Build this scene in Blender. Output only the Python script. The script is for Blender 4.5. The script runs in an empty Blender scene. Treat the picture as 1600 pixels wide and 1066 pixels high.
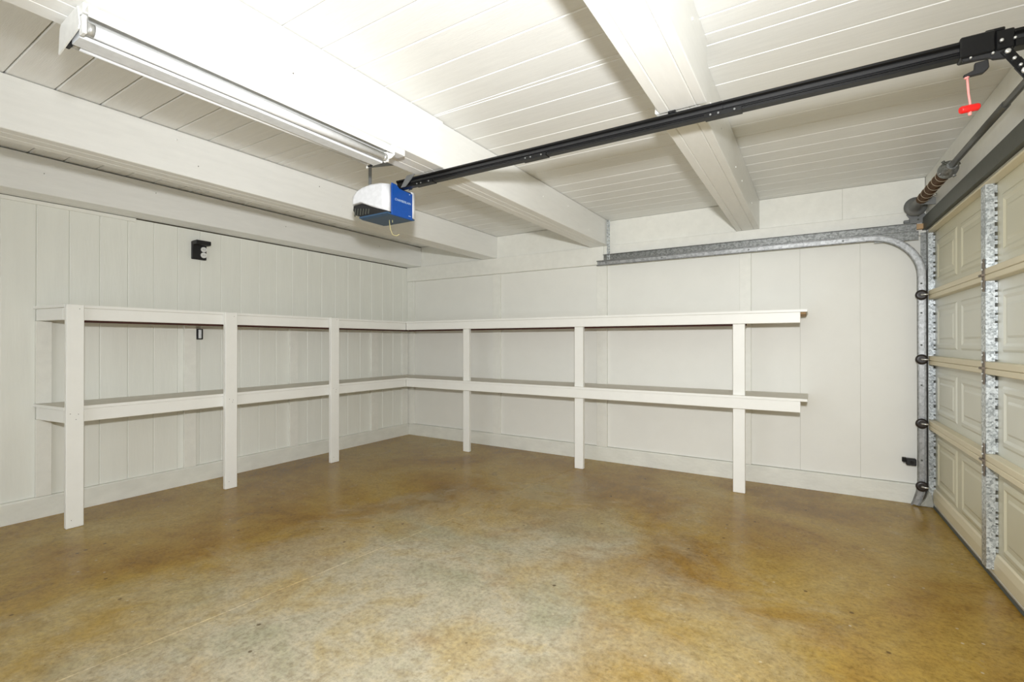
import bpy, bmesh, math, random
from mathutils import Vector, Matrix, Euler

random.seed(7)
S = bpy.context.scene
COL = S.collection
PI = math.pi

# ------------------------------------------------------------------ camera
CAM_POS = (4.5812, -4.7269, 1.226)
F_PX = 753.65
cd = bpy.data.cameras.new('camera')
cd.sensor_fit = 'HORIZONTAL'
cd.sensor_width = 36.0
cd.lens = 36.0 * F_PX / 1600.0
cd.clip_start = 0.02
cam = bpy.data.objects.new('camera', cd)
COL.objects.link(cam)
cam.location = CAM_POS
cam.rotation_euler = Euler((math.radians(90 + 0.165), 0, math.radians(32.034)), 'XYZ')
S.camera = cam

# ------------------------------------------------------------------ world, lights, exposure
w = bpy.data.worlds.new('world')
S.world = w
w.use_nodes = True
bg = w.node_tree.nodes['Background']
bg.inputs['Color'].default_value = (0.93, 0.97, 1.0, 1)
bg.inputs['Strength'].default_value = 2.0

fl = bpy.data.lights.new('photographer_flash', 'SPOT')     # flash head on a stand just above the camera
fl.energy = 415
fl.color = (0.97, 0.985, 1.0)
fl.shadow_soft_size = 0.06
fl.spot_size = math.radians(142)
fl.spot_blend = 1.0
flo = bpy.data.objects.new('photographer_flash', fl)
COL.objects.link(flo)
flo.location = (4.62, -4.76, 1.56)
flo.rotation_euler = (Vector((1.88, 0.0, 0.80)) - Vector((4.62, -4.76, 1.56))).to_track_quat('-Z', 'Y').to_euler()

S.view_settings.view_transform = 'Standard'
S.view_settings.look = 'None'
S.view_settings.exposure = 0.04
S.view_settings.gamma = 1.0
S.view_settings.use_curve_mapping = False


# ------------------------------------------------------------------ materials
def newmat(name):
    m = bpy.data.materials.new(name)
    m.use_nodes = True
    nt = m.node_tree
    return m, nt, nt.nodes['Principled BSDF']


def nd(nt, kind, **kw):
    n = nt.nodes.new(kind)
    for k, v in kw.items():
        if k in n.inputs.keys():
            n.inputs[k].default_value = v
        else:
            setattr(n, k, v)
    return n


def ramp(nt, stops):
    r = nt.nodes.new('ShaderNodeValToRGB')
    el = r.color_ramp.elements
    while len(el) > 1:
        el.remove(el[-1])
    el[0].position, el[0].color = stops[0][0], (*stops[0][1], 1)
    for p, c in stops[1:]:
        e = el.new(p)
        e.color = (*c, 1)
    return r


def coords(nt, scale=(1, 1, 1)):
    g = nt.nodes.new('ShaderNodeNewGeometry')
    mp = nt.nodes.new('ShaderNodeMapping')
    mp.inputs['Scale'].default_value = scale
    nt.links.new(g.outputs['Position'], mp.inputs['Vector'])
    return mp.outputs['Vector']


def paint(name, col, rough=0.4, grain=(1, 1, 1), bump=0.12, var=0.05, nscale=9.0, spec=0.5):
    """brushed-on paint: slight tone drift, brush or wood grain relief"""
    m, nt, b = newmat(name)
    v = coords(nt, grain)
    n1 = nd(nt, 'ShaderNodeTexNoise', Scale=nscale, Detail=5.0, Roughness=0.6)
    nt.links.new(v, n1.inputs['Vector'])
    lo = tuple(c * (1 - var) for c in col)
    hi = tuple(min(1, c * (1 + var * 0.6)) for c in col)
    r = ramp(nt, [(0.3, lo), (0.7, hi)])
    nt.links.new(n1.outputs['Fac'], r.inputs['Fac'])
    nt.links.new(r.outputs['Color'], b.inputs['Base Color'])
    b.inputs['Roughness'].default_value = rough
    b.inputs['Specular IOR Level'].default_value = spec
    if bump:
        n2 = nd(nt, 'ShaderNodeTexNoise', Scale=nscale * 4, Detail=4.0)
        nt.links.new(v, n2.inputs['Vector'])
        bp = nd(nt, 'ShaderNodeBump', Strength=bump, Distance=0.01)
        nt.links.new(n2.outputs['Fac'], bp.inputs['Height'])
        nt.links.new(bp.outputs['Normal'], b.inputs['Normal'])
    return m


def plain(name, col, rough=0.5, metal=0.0, spec=0.5):
    m, nt, b = newmat(name)
    n1 = nd(nt, 'ShaderNodeTexNoise', Scale=40.0, Detail=3.0)
    nt.links.new(coords(nt), n1.inputs['Vector'])
    r = ramp(nt, [(0.3, tuple(c * 0.93 for c in col)), (0.7, tuple(min(1, c * 1.05) for c in col))])
    nt.links.new(n1.outputs['Fac'], r.inputs['Fac'])
    nt.links.new(r.outputs['Color'], b.inputs['Base Color'])
    b.inputs['Roughness'].default_value = rough
    b.inputs['Metallic'].default_value = metal
    b.inputs['Specular IOR Level'].default_value = spec
    return m


def galvanized(name, lo, hi, scale=70.0, rough=0.38):
    m, nt, b = newmat(name)
    v = coords(nt)
    vo = nd(nt, 'ShaderNodeTexVoronoi', Scale=scale)
    nt.links.new(v, vo.inputs['Vector'])
    no = nd(nt, 'ShaderNodeTexNoise', Scale=scale * 1.3, Detail=2.0)
    nt.links.new(v, no.inputs['Vector'])
    mx = nd(nt, 'ShaderNodeMix', data_type='FLOAT')
    mx.inputs[0].default_value = 0.5
    sp = nt.nodes.new('ShaderNodeSeparateColor')
    nt.links.new(vo.outputs['Color'], sp.inputs['Color'])
    nt.links.new(sp.outputs['Red'], mx.inputs[2])
    nt.links.new(no.outputs['Fac'], mx.inputs[3])
    r = ramp(nt, [(0.25, lo), (0.7, hi)])
    nt.links.new(mx.outputs[0], r.inputs['Fac'])
    nt.links.new(r.outputs['Color'], b.inputs['Base Color'])
    b.inputs['Metallic'].default_value = 0.55
    b.inputs['Roughness'].default_value = rough
    return m


def floor_material():
    m, nt, b = newmat('sealed_stained_concrete')
    L = nt.links.new
    v = coords(nt)

    def noise(scale, detail=6.0, rough=0.6, dist=0.0, off=(0, 0, 0)):
        mp = nt.nodes.new('ShaderNodeMapping')
        mp.inputs['Location'].default_value = off
        L(v, mp.inputs['Vector'])
        n = nd(nt, 'ShaderNodeTexNoise', Scale=scale, Detail=detail, Roughness=rough, Distortion=dist)
        L(mp.outputs['Vector'], n.inputs['Vector'])
        return n.outputs['Fac']

    def mixc(fac, a, c, blend='MIX'):
        x = nd(nt, 'ShaderNodeMix', data_type='RGBA', blend_type=blend)
        for sock, val in ((x.inputs[0], fac), (x.inputs[6], a), (x.inputs[7], c)):
            if isinstance(val, (int, float)):
                sock.default_value = val
            elif isinstance(val, tuple):
                sock.default_value = (*val, 1)
            else:
                L(val, sock)
        return x.outputs[2]

    def col(fac, stops):
        r = ramp(nt, stops)
        L(fac, r.inputs['Fac'])
        return r.outputs['Color']

    def gray(*st):
        return [(p, (q, q, q)) for p, q in st]

    # brown and ochre acid stain in broad clouds
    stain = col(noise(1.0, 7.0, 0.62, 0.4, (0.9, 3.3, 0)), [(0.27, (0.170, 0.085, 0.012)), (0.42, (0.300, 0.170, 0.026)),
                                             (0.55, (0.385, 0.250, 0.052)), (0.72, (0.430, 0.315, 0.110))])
    # middle of the bay worn down to pale grey, green and pinkish concrete
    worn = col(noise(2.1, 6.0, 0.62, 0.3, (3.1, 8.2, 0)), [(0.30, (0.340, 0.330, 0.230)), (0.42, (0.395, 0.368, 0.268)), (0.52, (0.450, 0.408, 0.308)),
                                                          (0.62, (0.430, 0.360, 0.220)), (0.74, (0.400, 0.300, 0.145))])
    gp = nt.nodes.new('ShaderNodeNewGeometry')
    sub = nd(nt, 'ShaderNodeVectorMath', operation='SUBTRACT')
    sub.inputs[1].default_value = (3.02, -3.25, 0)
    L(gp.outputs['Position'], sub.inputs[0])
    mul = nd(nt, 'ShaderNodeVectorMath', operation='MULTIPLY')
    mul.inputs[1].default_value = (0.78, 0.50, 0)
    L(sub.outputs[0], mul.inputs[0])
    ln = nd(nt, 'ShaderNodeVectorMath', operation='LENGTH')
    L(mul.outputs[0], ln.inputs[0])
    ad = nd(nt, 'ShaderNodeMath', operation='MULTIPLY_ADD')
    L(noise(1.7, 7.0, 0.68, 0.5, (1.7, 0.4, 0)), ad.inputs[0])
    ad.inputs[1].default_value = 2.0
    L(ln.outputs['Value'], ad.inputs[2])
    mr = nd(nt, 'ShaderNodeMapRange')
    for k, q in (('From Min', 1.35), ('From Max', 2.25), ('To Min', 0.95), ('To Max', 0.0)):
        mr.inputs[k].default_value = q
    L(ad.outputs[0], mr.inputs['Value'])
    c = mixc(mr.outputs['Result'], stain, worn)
    # rust and dark blooms
    c = mixc(col(noise(2.6, 4.0, 0.6, 0.2, (7.3, 2.1, 0)), gray((0.57, 0.0), (0.70, 0.4))), c, (0.33, 0.195, 0.055))
    c = mixc(col(noise(3.4, 6.0, 0.7, 0.6, (2.2, 5.9, 0)), gray((0.60, 0.0), (0.72, 0.55))), c, (0.19, 0.125, 0.050))
    c = mixc(col(noise(7.0, 6.0, 0.7, 0.3, (4.0, 1.0, 0)), gray((0.58, 0.0), (0.75, 0.22))), c, (0.52, 0.47, 0.34))
    # trowel texture and sand speckle
    fine = noise(48.0, 5.0, 0.75)
    c = mixc(0.9, c, col(fine, [(0.32, (0.66, 0.63, 0.57)), (0.5, (1, 1, 1)), (0.66, (1.22, 1.2, 1.12))]), 'MULTIPLY')
    c = mixc(0.8, c, col(noise(13.0, 6.0, 0.7, 0.5), [(0.35, (0.80, 0.77, 0.70)), (0.5, (1, 1, 1)), (0.68, (1.13, 1.12, 1.08))]), 'MULTIPLY')
    # pock marks and pale paint flecks
    vo = nd(nt, 'ShaderNodeTexVoronoi', Scale=5.5)
    L(v, vo.inputs['Vector'])
    c = mixc(0.85, c, col(vo.outputs['Distance'], [(0.0, (0.2, 0.15, 0.1)), (0.04, (0.3, 0.24, 0.18)), (0.06, (1, 1, 1))]), 'MULTIPLY')
    vo2 = nd(nt, 'ShaderNodeTexVoronoi', Scale=9.0)
    L(v, vo2.inputs['Vector'])
    c = mixc(col(vo2.outputs['Distance'], gray((0.0, 0.75), (0.045, 0.5), (0.065, 0.0))), c, (0.60, 0.52, 0.36))
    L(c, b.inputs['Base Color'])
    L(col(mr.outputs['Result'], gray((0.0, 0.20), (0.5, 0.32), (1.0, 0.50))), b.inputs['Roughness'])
    b.inputs['Specular IOR Level'].default_value = 0.17
    bp = nd(nt, 'ShaderNodeBump', Strength=0.22, Distance=0.004)
    L(fine, bp.inputs['Height'])
    L(bp.outputs['Normal'], b.inputs['Normal'])
    return m


WHITE = (0.875, 0.875, 0.845)
M = {}
M['ceil'] = paint('ceiling_plank_paint', WHITE, 0.38, (2, 22, 8), 0.10, 0.04, 3.0)
M['beam'] = paint('beam_paint', (0.89, 0.888, 0.855), 0.36, (14, 2, 14), 0.07, 0.03, 3.0)
M['wallL'] = paint('plank_wall_paint', (0.855, 0.86, 0.795), 0.45, (10, 10, 1.2), 0.08, 0.025, 2.0)
M['wallB'] = paint('panel_wall_paint', (0.86, 0.855, 0.80), 0.5, (1, 1, 1), 0.08, 0.018, 5.0)
M['trim'] = paint('trim_paint', (0.87, 0.865, 0.80), 0.42, (3, 3, 3), 0.08, 0.04, 5.0)
M['curb'] = paint('curb_paint', (0.82, 0.82, 0.75), 0.5, (1, 1, 2), 0.25, 0.08, 6.0)
M['shelf'] = paint('shelf_paint', (0.93, 0.928, 0.885), 0.4, (4, 4, 4), 0.05, 0.015, 3.0)
M['shelftop'] = paint('dusty_shelf_paint', (0.80, 0.77, 0.68), 0.55, (3, 3, 3), 0.08, 0.06, 3.0)
M['rawply'] = paint('bare_plywood', (0.40, 0.25, 0.115), 0.7, (3, 14, 3), 0.1, 0.2, 4.0)
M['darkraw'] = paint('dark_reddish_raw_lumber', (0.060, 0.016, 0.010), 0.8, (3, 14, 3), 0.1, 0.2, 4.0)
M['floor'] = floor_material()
M['back'] = plain('dark_board_gap', (0.10, 0.085, 0.06), 0.9)
M['door'] = paint('olive_beige_enamel', (0.68, 0.655, 0.50), 0.42, (1, 1, 1), 0.03, 0.02, 4.0)
M['doorg'] = paint('light_grey_enamel', (0.76, 0.77, 0.69), 0.42, (1, 1, 1), 0.03, 0.02, 4.0)
M['rail'] = paint('door_rail_enamel', (0.77, 0.70, 0.51), 0.45, (1, 1, 1), 0.03, 0.03, 4.0)
M['galv'] = galvanized('galvanized_steel', (0.30, 0.33, 0.345), (0.74, 0.78, 0.80), 105.0, 0.36)
M['galvdark'] = galvanized('weathered_galvanized_steel', (0.15, 0.155, 0.15), (0.30, 0.31, 0.30), 90.0, 0.42)
M['track'] = galvanized('track_steel', (0.34, 0.345, 0.345), (0.52, 0.53, 0.53), 55.0, 0.36)
M['flange'] = galvanized('dull_track_steel', (0.20, 0.205, 0.20), (0.31, 0.315, 0.31), 60.0, 0.42)
M['dark'] = plain('dark_grey_steel', (0.085, 0.09, 0.075), 0.5, 0.2)
M['shaft'] = plain('shaft_steel', (0.115, 0.115, 0.105), 0.4, 0.6)
M['castgrey'] = plain('cast_grey_metal', (0.20, 0.205, 0.20), 0.5, 0.3)
M['spring'] = plain('oiled_rusty_spring_steel', (0.105, 0.062, 0.035), 0.4, 0.4)
M['springmark'] = plain('spring_chalk_mark', (0.5, 0.42, 0.3), 0.7)
M['hinge'] = plain('worn_hinge_steel', (0.20, 0.165, 0.13), 0.5, 0.5)
M['black'] = plain('black_enamel_steel', (0.004, 0.004, 0.0045), 0.34, 0.0, 0.35)
M['blackp'] = plain('black_plastic', (0.010, 0.010, 0.011), 0.5)
M['roller'] = plain('brown_black_nylon', (0.022, 0.016, 0.014), 0.35)
M['bolt'] = plain('zinc_bolt', (0.75, 0.76, 0.74), 0.3, 0.7)
M['rubber'] = plain('grey_rubber', (0.085, 0.095, 0.085), 0.7)
M['blue'] = plain('blue_plastic', (0.006, 0.075, 0.36), 0.35)
M['bluedk'] = plain('slate_blue_plastic', (0.035, 0.085, 0.16), 0.45)
M['lens'] = plain('white_frosted_lens', (0.80, 0.81, 0.83), 0.35)
M['whitep'] = plain('white_plastic', (0.82, 0.82, 0.80), 0.35)
M['enamel'] = plain('white_fixture_enamel', (0.82, 0.82, 0.79), 0.33)
M['enamelgrey'] = plain('pale_grey_enamel', (0.76, 0.78, 0.80), 0.35)
M['tube'] = plain('frosted_tube_glass', (0.86, 0.87, 0.88), 0.2)
M['alu'] = plain('aluminium_cap', (0.62, 0.62, 0.60), 0.35, 0.6)
M['letters'] = plain('pale_blue_print', (0.45, 0.58, 0.72), 0.5)
M['red'] = plain('red_plastic', (0.72, 0.012, 0.010), 0.4)
M['cord'] = plain('red_white_cord', (0.78, 0.30, 0.27), 0.7)
M['wire'] = plain('yellow_antenna_wire', (0.75, 0.66, 0.28), 0.5)
M['wood'] = paint('bare_pine', (0.55, 0.36, 0.19), 0.7, (1, 1, 8), 0.1, 0.1, 5.0)
M['cement'] = paint('rough_cement', (0.42, 0.42, 0.37), 0.9, (1, 1, 1), 0.5, 0.2, 20.0)
M['nail'] = plain('dark_nail_head', (0.15, 0.14, 0.12), 0.6)


# ------------------------------------------------------------------ mesh helpers
class MB:
    def __init__(self):
        self.bm = bmesh.new()

    def box(self, x0, x1, y0, y1, z0, z1, bev=0.0):
        b = bmesh.new()
        bmesh.ops.create_cube(b, size=1.0)
        for v in b.verts:
            v.co = Vector(((x0 + x1) / 2 + v.co.x * (x1 - x0), (y0 + y1) / 2 + v.co.y * (y1 - y0),
                           (z0 + z1) / 2 + v.co.z * (z1 - z0)))
        if bev:
            bmesh.ops.bevel(b, geom=list(b.edges), offset=bev, segments=1, affect='EDGES')
        self._add(b)
        return self

    def _add(self, b):
        me = bpy.data.meshes.new('tmp')
        b.to_mesh(me)
        b.free()
        self.bm.from_mesh(me)
        bpy.data.meshes.remove(me)

    def faces(self, verts, faces):
        vs = [self.bm.verts.new(v) for v in verts]
        for f in faces:
            try:
                self.bm.faces.new([vs[i] for i in f])
            except ValueError:
                pass
        return self

    def prism(self, poly, axis, a, b, bev=0.0):
        """2D polygon in the two other axes (in x,y,z order) extruded along axis from a to b"""
        def p(q, t):
            if axis == 'x':
                return (t, q[0], q[1])
            if axis == 'y':
                return (q[0], t, q[1])
            return (q[0], q[1], t)
        n = len(poly)
        t = bmesh.new()
        va = [t.verts.new(p(q, a)) for q in poly]
        vb = [t.verts.new(p(q, b)) for q in poly]
        t.faces.new(va)
        t.faces.new(vb[::-1])
        for i in range(n):
            j = (i + 1) % n
            t.faces.new((va[i], vb[i], vb[j], va[j]))
        bmesh.ops.recalc_face_normals(t, faces=list(t.faces))
        if bev:
            bmesh.ops.bevel(t, geom=list(t.edges), offset=bev, segments=1, affect='EDGES')
        self._add(t)
        return self

    def tube(self, pts, r, n=10, caps=True):
        pts = [Vector(p) for p in pts]
        rs = r if isinstance(r, (list, tuple)) else [r] * len(pts)
        rings = []
        up = None
        for i, p in enumerate(pts):
            d = (pts[min(i + 1, len(pts) - 1)] - pts[max(i - 1, 0)]).normalized()
            if up is None:
                up = Vector((0, 0, 1)) if abs(d.z) < 0.9 else Vector((0, 1, 0))
            s = d.cross(up).normalized()
            u = s.cross(d).normalized()
            up = u
            rings.append([self.bm.verts.new(p + (s * math.cos(2 * PI * k / n) + u * math.sin(2 * PI * k / n)) * rs[i])
                          for k in range(n)])
        for a, b in zip(rings, rings[1:]):
            for k in range(n):
                f = self.bm.faces.new((a[k], a[(k + 1) % n], b[(k + 1) % n], b[k]))
                f.smooth = True
        if caps:
            self.bm.faces.new(rings[0][::-1])
            self.bm.faces.new(rings[-1])
        return self

    def cyl(self, a, b, r, n=20):
        return self.tube([a, b], r, n)

    def sweep(self, prof, path, caps=True):
        """open or closed profile given as function i -> list of points already placed"""
        rings = [[self.bm.verts.new(p) for p in ring] for ring in path]
        for a, b in zip(rings, rings[1:]):
            n = len(a)
            for k in range(n):
                self.bm.faces.new((a[k], a[(k + 1) % n], b[(k + 1) % n], b[k]))
        if caps:
            self.bm.faces.new(rings[0][::-1])
            self.bm.faces.new(rings[-1])
        return self


TH = math.radians(1.58)          # the door wall stands a little out of square
DOOR_ROT = Matrix.Rotation(TH, 4, 'Z')


class Root:
    """a thing: an Empty at its base; parts are given in frame coordinates"""

    def __init__(self, name, origin, rot=0.0, label=None, cat=None, group=None, kind=None):
        o = bpy.data.objects.new(name, None)
        o.empty_display_size = 0.1
        COL.objects.link(o)
        self.o, self.org, self.rot = o, Vector(origin), rot
        o.location = Matrix.Rotation(rot, 3, 'Z') @ self.org
        o.rotation_euler = (0, 0, rot)
        tag(o, label, cat, group, kind)

    def part(self, name, mb, mat, parent=None, label=None, kind=None):
        ob = build(name, mb, mat, self.org)
        ob.parent = parent if parent is not None else self.o
        if label:
            ob['label'] = label
        if kind:
            ob['kind'] = kind
        return ob


def tag(o, label=None, cat=None, group=None, kind=None):
    if label:
        o['label'] = label
    if cat:
        o['category'] = cat
    if group:
        o['group'] = group
    if kind:
        o['kind'] = kind


def build(name, mb, mat, org=Vector((0, 0, 0))):
    bm = mb.bm
    bmesh.ops.translate(bm, verts=list(bm.verts), vec=-Vector(org))
    bmesh.ops.recalc_face_normals(bm, faces=list(bm.faces))
    me = bpy.data.meshes.new(name)
    bm.to_mesh(me)
    bm.free()
    me.materials.append(M[mat])
    ob = bpy.data.objects.new(name, me)
    COL.objects.link(ob)
    return ob


def single(name, mb, mat, org, rot=0.0, label=None, cat=None, group=None, kind=None):
    ob = build(name, mb, mat, org)
    ob.location = Matrix.Rotation(rot, 3, 'Z') @ Vector(org)
    ob.rotation_euler = (0, 0, rot)
    tag(ob, label, cat, group, kind)
    return ob


def box(*a, **k):
    return MB().box(*a, **k)


# ------------------------------------------------------------------ the shell
ZC = 2.48          # underside of the ceiling planks
ZB = 2.22          # underside of the beams
YR = -6.60         # unseen end of the bay: a wall added for bounce, its doorway admitting daylight
WX = -0.030        # face of the plank wall (the curb stands proud of it at x = 0)
WY = 0.030         # face of the panel wall


def joint_x(y):
    return 2.345 + 0.262 / 2.826 * (y + 3.216)


mb = MB()
g = 0.0035
ya, yb = YR, 0.10
xa, xb = -0.10, 5.9
top = [(xa, ya, 0), (joint_x(ya) - g, ya, 0), (joint_x(ya), ya, -0.005), (joint_x(ya) + g, ya, 0), (xb, ya, 0)]
far = [(xa, yb, 0), (joint_x(yb) - g, yb, 0), (joint_x(yb), yb, -0.005), (joint_x(yb) + g, yb, 0), (xb, yb, 0)]
bot = [(xa, ya, -0.12), (xb, ya, -0.12), (xb, yb, -0.12), (xa, yb, -0.12)]
mb.faces(top + far + bot, [(0, 1, 6, 5), (1, 2, 7, 6), (2, 3, 8, 7), (3, 4, 9, 8), (10, 11, 12, 13),
                           (0, 5, 13, 10), (4, 9, 12, 11), (0, 1, 2, 3, 4, 11, 10), (5, 6, 7, 8, 9, 12, 13)])
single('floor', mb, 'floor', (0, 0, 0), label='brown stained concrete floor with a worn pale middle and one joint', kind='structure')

# ceiling: a dark deck with planks nailed below it, bay by bay
ceil = Root('ceiling', (0, 0, ZC), label='white painted plank ceiling between the beams', kind='structure')
ceil.part('deck', box(-0.15, 5.95, YR, 0.12, ZC + 0.021, ZC + 0.12), 'back')
BV = 0.0045


def ceil_plank(x0, x1, ya0, yb0, ya1, yb1, gap):
    """plank from x0 to x1; its two long edges may run slightly out of parallel"""
    h = gap / 2
    P = [(x0, ya0 + h), (x1, ya1 + h), (x1, yb1 - h), (x0, yb0 - h)]
    b = BV
    Q = [(x0, ya0 + h + b), (x1, ya1 + h + b), (x1, yb1 - h - b), (x0, yb0 - h - b)]
    z0, zm, z1 = ZC, ZC + b, ZC + 0.02
    vs = [(x, y, z0) for x, y in Q] + [(x, y, zm) for x, y in P] + [(x, y, z1) for x, y in P]
    fs = [(0, 1, 2, 3), (8, 9, 10, 11)]
    for k in range(4):
        j = (k + 1) % 4
        fs += [(k, j, 4 + j, 4 + k), (4 + k, 4 + j, 8 + j, 8 + k)]
    ceil.part('plank', MB().faces(vs, fs), 'ceil')


PITCH = 0.1787
bays = [(-0.10, 1.30, -4.081, 0.0, 0.004), (1.302, 2.70, -4.081, 0.0, 0.0035), (2.702, 4.10, -3.591, 0.0, 0.0016), (4.102, 5.46, -3.655, 0.0, 0.0016)]
for bi, (x0, x1, y0, _, gap) in enumerate(bays):
    ys = []
    k = math.floor((YR - y0) / PITCH)
    y = y0 + k * PITCH
    # boards up to the tapered filler strip
    split = {0: -2.664, 1: -2.664, 2: -2.697, 3: -2.566}[bi]
    lower = []
    while y < split - 0.06:
        lower.append(y)
        y += PITCH
    last = lower[-1]
    for a, b in zip(lower, lower[1:]):
        ceil_plank(x0, x1, a, b, a, b, gap)
    taper = {0: (-2.738, -2.664, -2.738, -2.664), 1: (-2.738, -2.70, -2.738, -2.664),
             2: (-2.699, -2.697, -2.709, -2.669), 3: (-2.650, -2.566, -2.635, -2.562)}[bi]
    a0, b0, a1, b1 = taper
    ceil_plank(x0, x1, last, a0, last, a1, gap)
    if b0 - a0 < 0.012:
        b0 = a0 + 0.012
    ceil_plank(x0, x1, a0, b0, a1, b1, gap)
    ya0, ya1 = b0, b1
    while ya0 < 0.05:
        yb0, yb1 = ya0 + PITCH, ya1 + PITCH
        ceil_plank(x0, x1, ya0, min(yb0, 0.06), ya1, min(yb1, 0.06), gap)
        ya0, ya1 = yb0, yb1

# wall on the left: upright tongue-and-groove planks
wl = Root('wall_left', (WX, 0, 0), label='white wall of upright tongue and groove planks behind the shelves', kind='structure')
wl.part('backing', box(WX - 0.12, WX - 0.0185, YR, 0.12, 0, ZC + 0.1), 'back')
y = 0.03 - 0.10
edges = [0.03, -0.082]
while edges[-1] > YR:
    edges.append(edges[-1] - 0.1775 if len(edges) > 1 else 0)
for a, b in zip(edges, edges[1:]):
    wl.part('plank', MB().prism([(WX - 0.018, b + 0.0004), (WX - 0.004, b + 0.0004), (WX, b + 0.0048), (WX, a - 0.0048),
                                 (WX - 0.004, a - 0.0004), (WX - 0.018, a - 0.0004)], 'z', 0.146, 2.2125), 'wallL')
# moulding strip hidden tight under the wall beam, near end only
wl.part('cover_strip', box(WX + 0.0005, WX + 0.012, YR + 0.01, -3.05, 2.190, 2.2185, bev=0.002), 'trim')

# wall at the far side: flat panels between shallow studs, top plate, frieze
wb = Root('wall_back', (0, WY, 0), label='white panelled wall with shallow studs and a horizontal top plate', kind='structure')
wb.part('backing', box(-0.03, 5.31, WY + 0.0125, 0.14, 0.0, ZC + 0.1), 'back')
seams = [-0.029, 1.405, 2.72, 4.066, 4.483, 4.897, 5.298]
for a, b in zip(seams, seams[1:]):
    wb.part('panel', box(a + 0.0003, b - 0.0003, WY, WY + 0.012, 0.1475, 2.033, bev=0.0010), 'wallB')
for a, b in ((-0.028, 0.088), (1.352, 1.458), (2.664, 2.774), (4.020, 4.112)):
    wb.part('stud', box(a, b, WY - 0.0295, WY - 0.0006, 0.147, 2.032, bev=0.002), 'trim')
wb.part('top_plate', box(-0.028, 2.745, -0.012, WY + 0.012, 2.034, ZB - 0.001, bev=0.003), 'trim')
wb.part('top_plate', box(2.747, 5.298, -0.012, WY + 0.012, 2.034, ZB - 0.001, bev=0.003), 'trim')
for a, b in ((-0.028, 1.30), (1.302, 2.70), (2.702, 4.10), (4.102, 4.78), (4.7805, 5.298)):
    wb.part('frieze_panel', box(a, b - 0.0003, WY - 0.002, WY + 0.012, ZB + 0.0005, ZC - 0.002, bev=0.0012), 'trim')

# concrete curbs under both walls
cb = MB().prism([(WX - 0.02, 0.0), (0.003, 0.0), (0.0, 0.135), (-0.008, 0.145), (WX - 0.02, 0.145)], 'y', YR, 0.10)
single('baseboard_left', cb, 'curb', (0, 0, 0), label='low painted concrete curb under the plank wall', kind='structure')
cb = MB().prism([(-0.002, 0.0), (WY + 0.02, 0.0), (WY + 0.02, 0.145), (0.008, 0.145), (0.0, 0.135)], 'x', 0.004, 5.245)
single('baseboard_back', cb, 'curb', (0, 0, 0), label='low painted concrete curb under the panelled wall', kind='structure')

# wall over and beside the garage door (door frame coordinates: x = off, y = along)
wr = Root('wall_right', (5.30, 0, 0), TH, label='painted header board over the garage door', kind='structure')
wr.part('header', box(5.300, 5.42, -5.32, 0.03, 2.070, ZC - 0.001, bev=0.002), 'trim')
wr.part('jamb', box(5.372, 5.50, -0.085, 0.10, 0, 2.069, bev=0.003), 'trim')
wr.part('jamb', box(5.372, 5.50, -5.32, -5.11, 0, 2.069, bev=0.003), 'trim')
wr.part('side_panel', box(5.300, 5.42, YR, -5.322, 0, ZC - 0.001, bev=0.002), 'wallB')

# added wall behind the camera: bounces light, with an invented doorway letting daylight in
wn = Root('wall_front_added', (2.6, YR - 0.06, 0), label='plain white wall added behind the camera to bounce light, with an invented wide doorway for daylight', kind='structure')
wn.part('panel', box(-0.15, 1.10, YR - 0.12, YR - 0.001, 0, ZC + 0.1), 'wallB')
wn.part('panel', box(4.10, 5.95, YR - 0.12, YR - 0.001, 0, ZC + 0.1), 'wallB')
wn.part('panel', box(1.101, 4.099, YR - 0.12, YR - 0.001, 2.10, ZC + 0.1), 'wallB')

# ------------------------------------------------------------------ ceiling beams
YS = -2.62
BG = 'exposed ceiling beams'


def beam(cx_boards_near, cx_boards_far, label, zn=ZB - 0.006, zf=ZB + 0.0, nails=(), gap=0.003):
    r = Root('ceiling_beam', (cx_boards_near[0], -4.0, ZB), label=label, cat='beam', group=BG)
    if cx_boards_far:
        for a, b in zip(cx_boards_near, cx_boards_near[1:]):
            r.part('board', box(a + 0.0004, b - 0.0004, YR, YS, zn, ZC - gap, bev=0.0035), 'beam')
        for a, b in zip(cx_boards_far, cx_boards_far[1:]):
            r.part('board', box(a + 0.0004, b - 0.0004, YS + 0.001, WY - 0.003, zf, ZC - gap, bev=0.0035), 'beam')
    else:
        for a, b in zip(cx_boards_near, cx_boards_near[1:]):
            r.part('board', box(a + 0.0004, b - 0.0004, YR, WY - 0.003, zf, ZC - gap, bev=0.0035), 'beam')
    for (y, z, side, dark) in nails:
        x = cx_boards_near[-1] if (y < YS or not cx_boards_far) else cx_boards_far[-1]
        m = MB().tube([(x - 0.002, y, z), (x + 0.0022, y, z), (x + 0.0035, y, z)], [0.006, 0.006, 0.002] if not dark else [0.003, 0.003, 0.001], 8)
        r.part('plugged_bolt' if not dark else 'nail', m, 'nail' if dark else 'beam')
    return r


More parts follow.
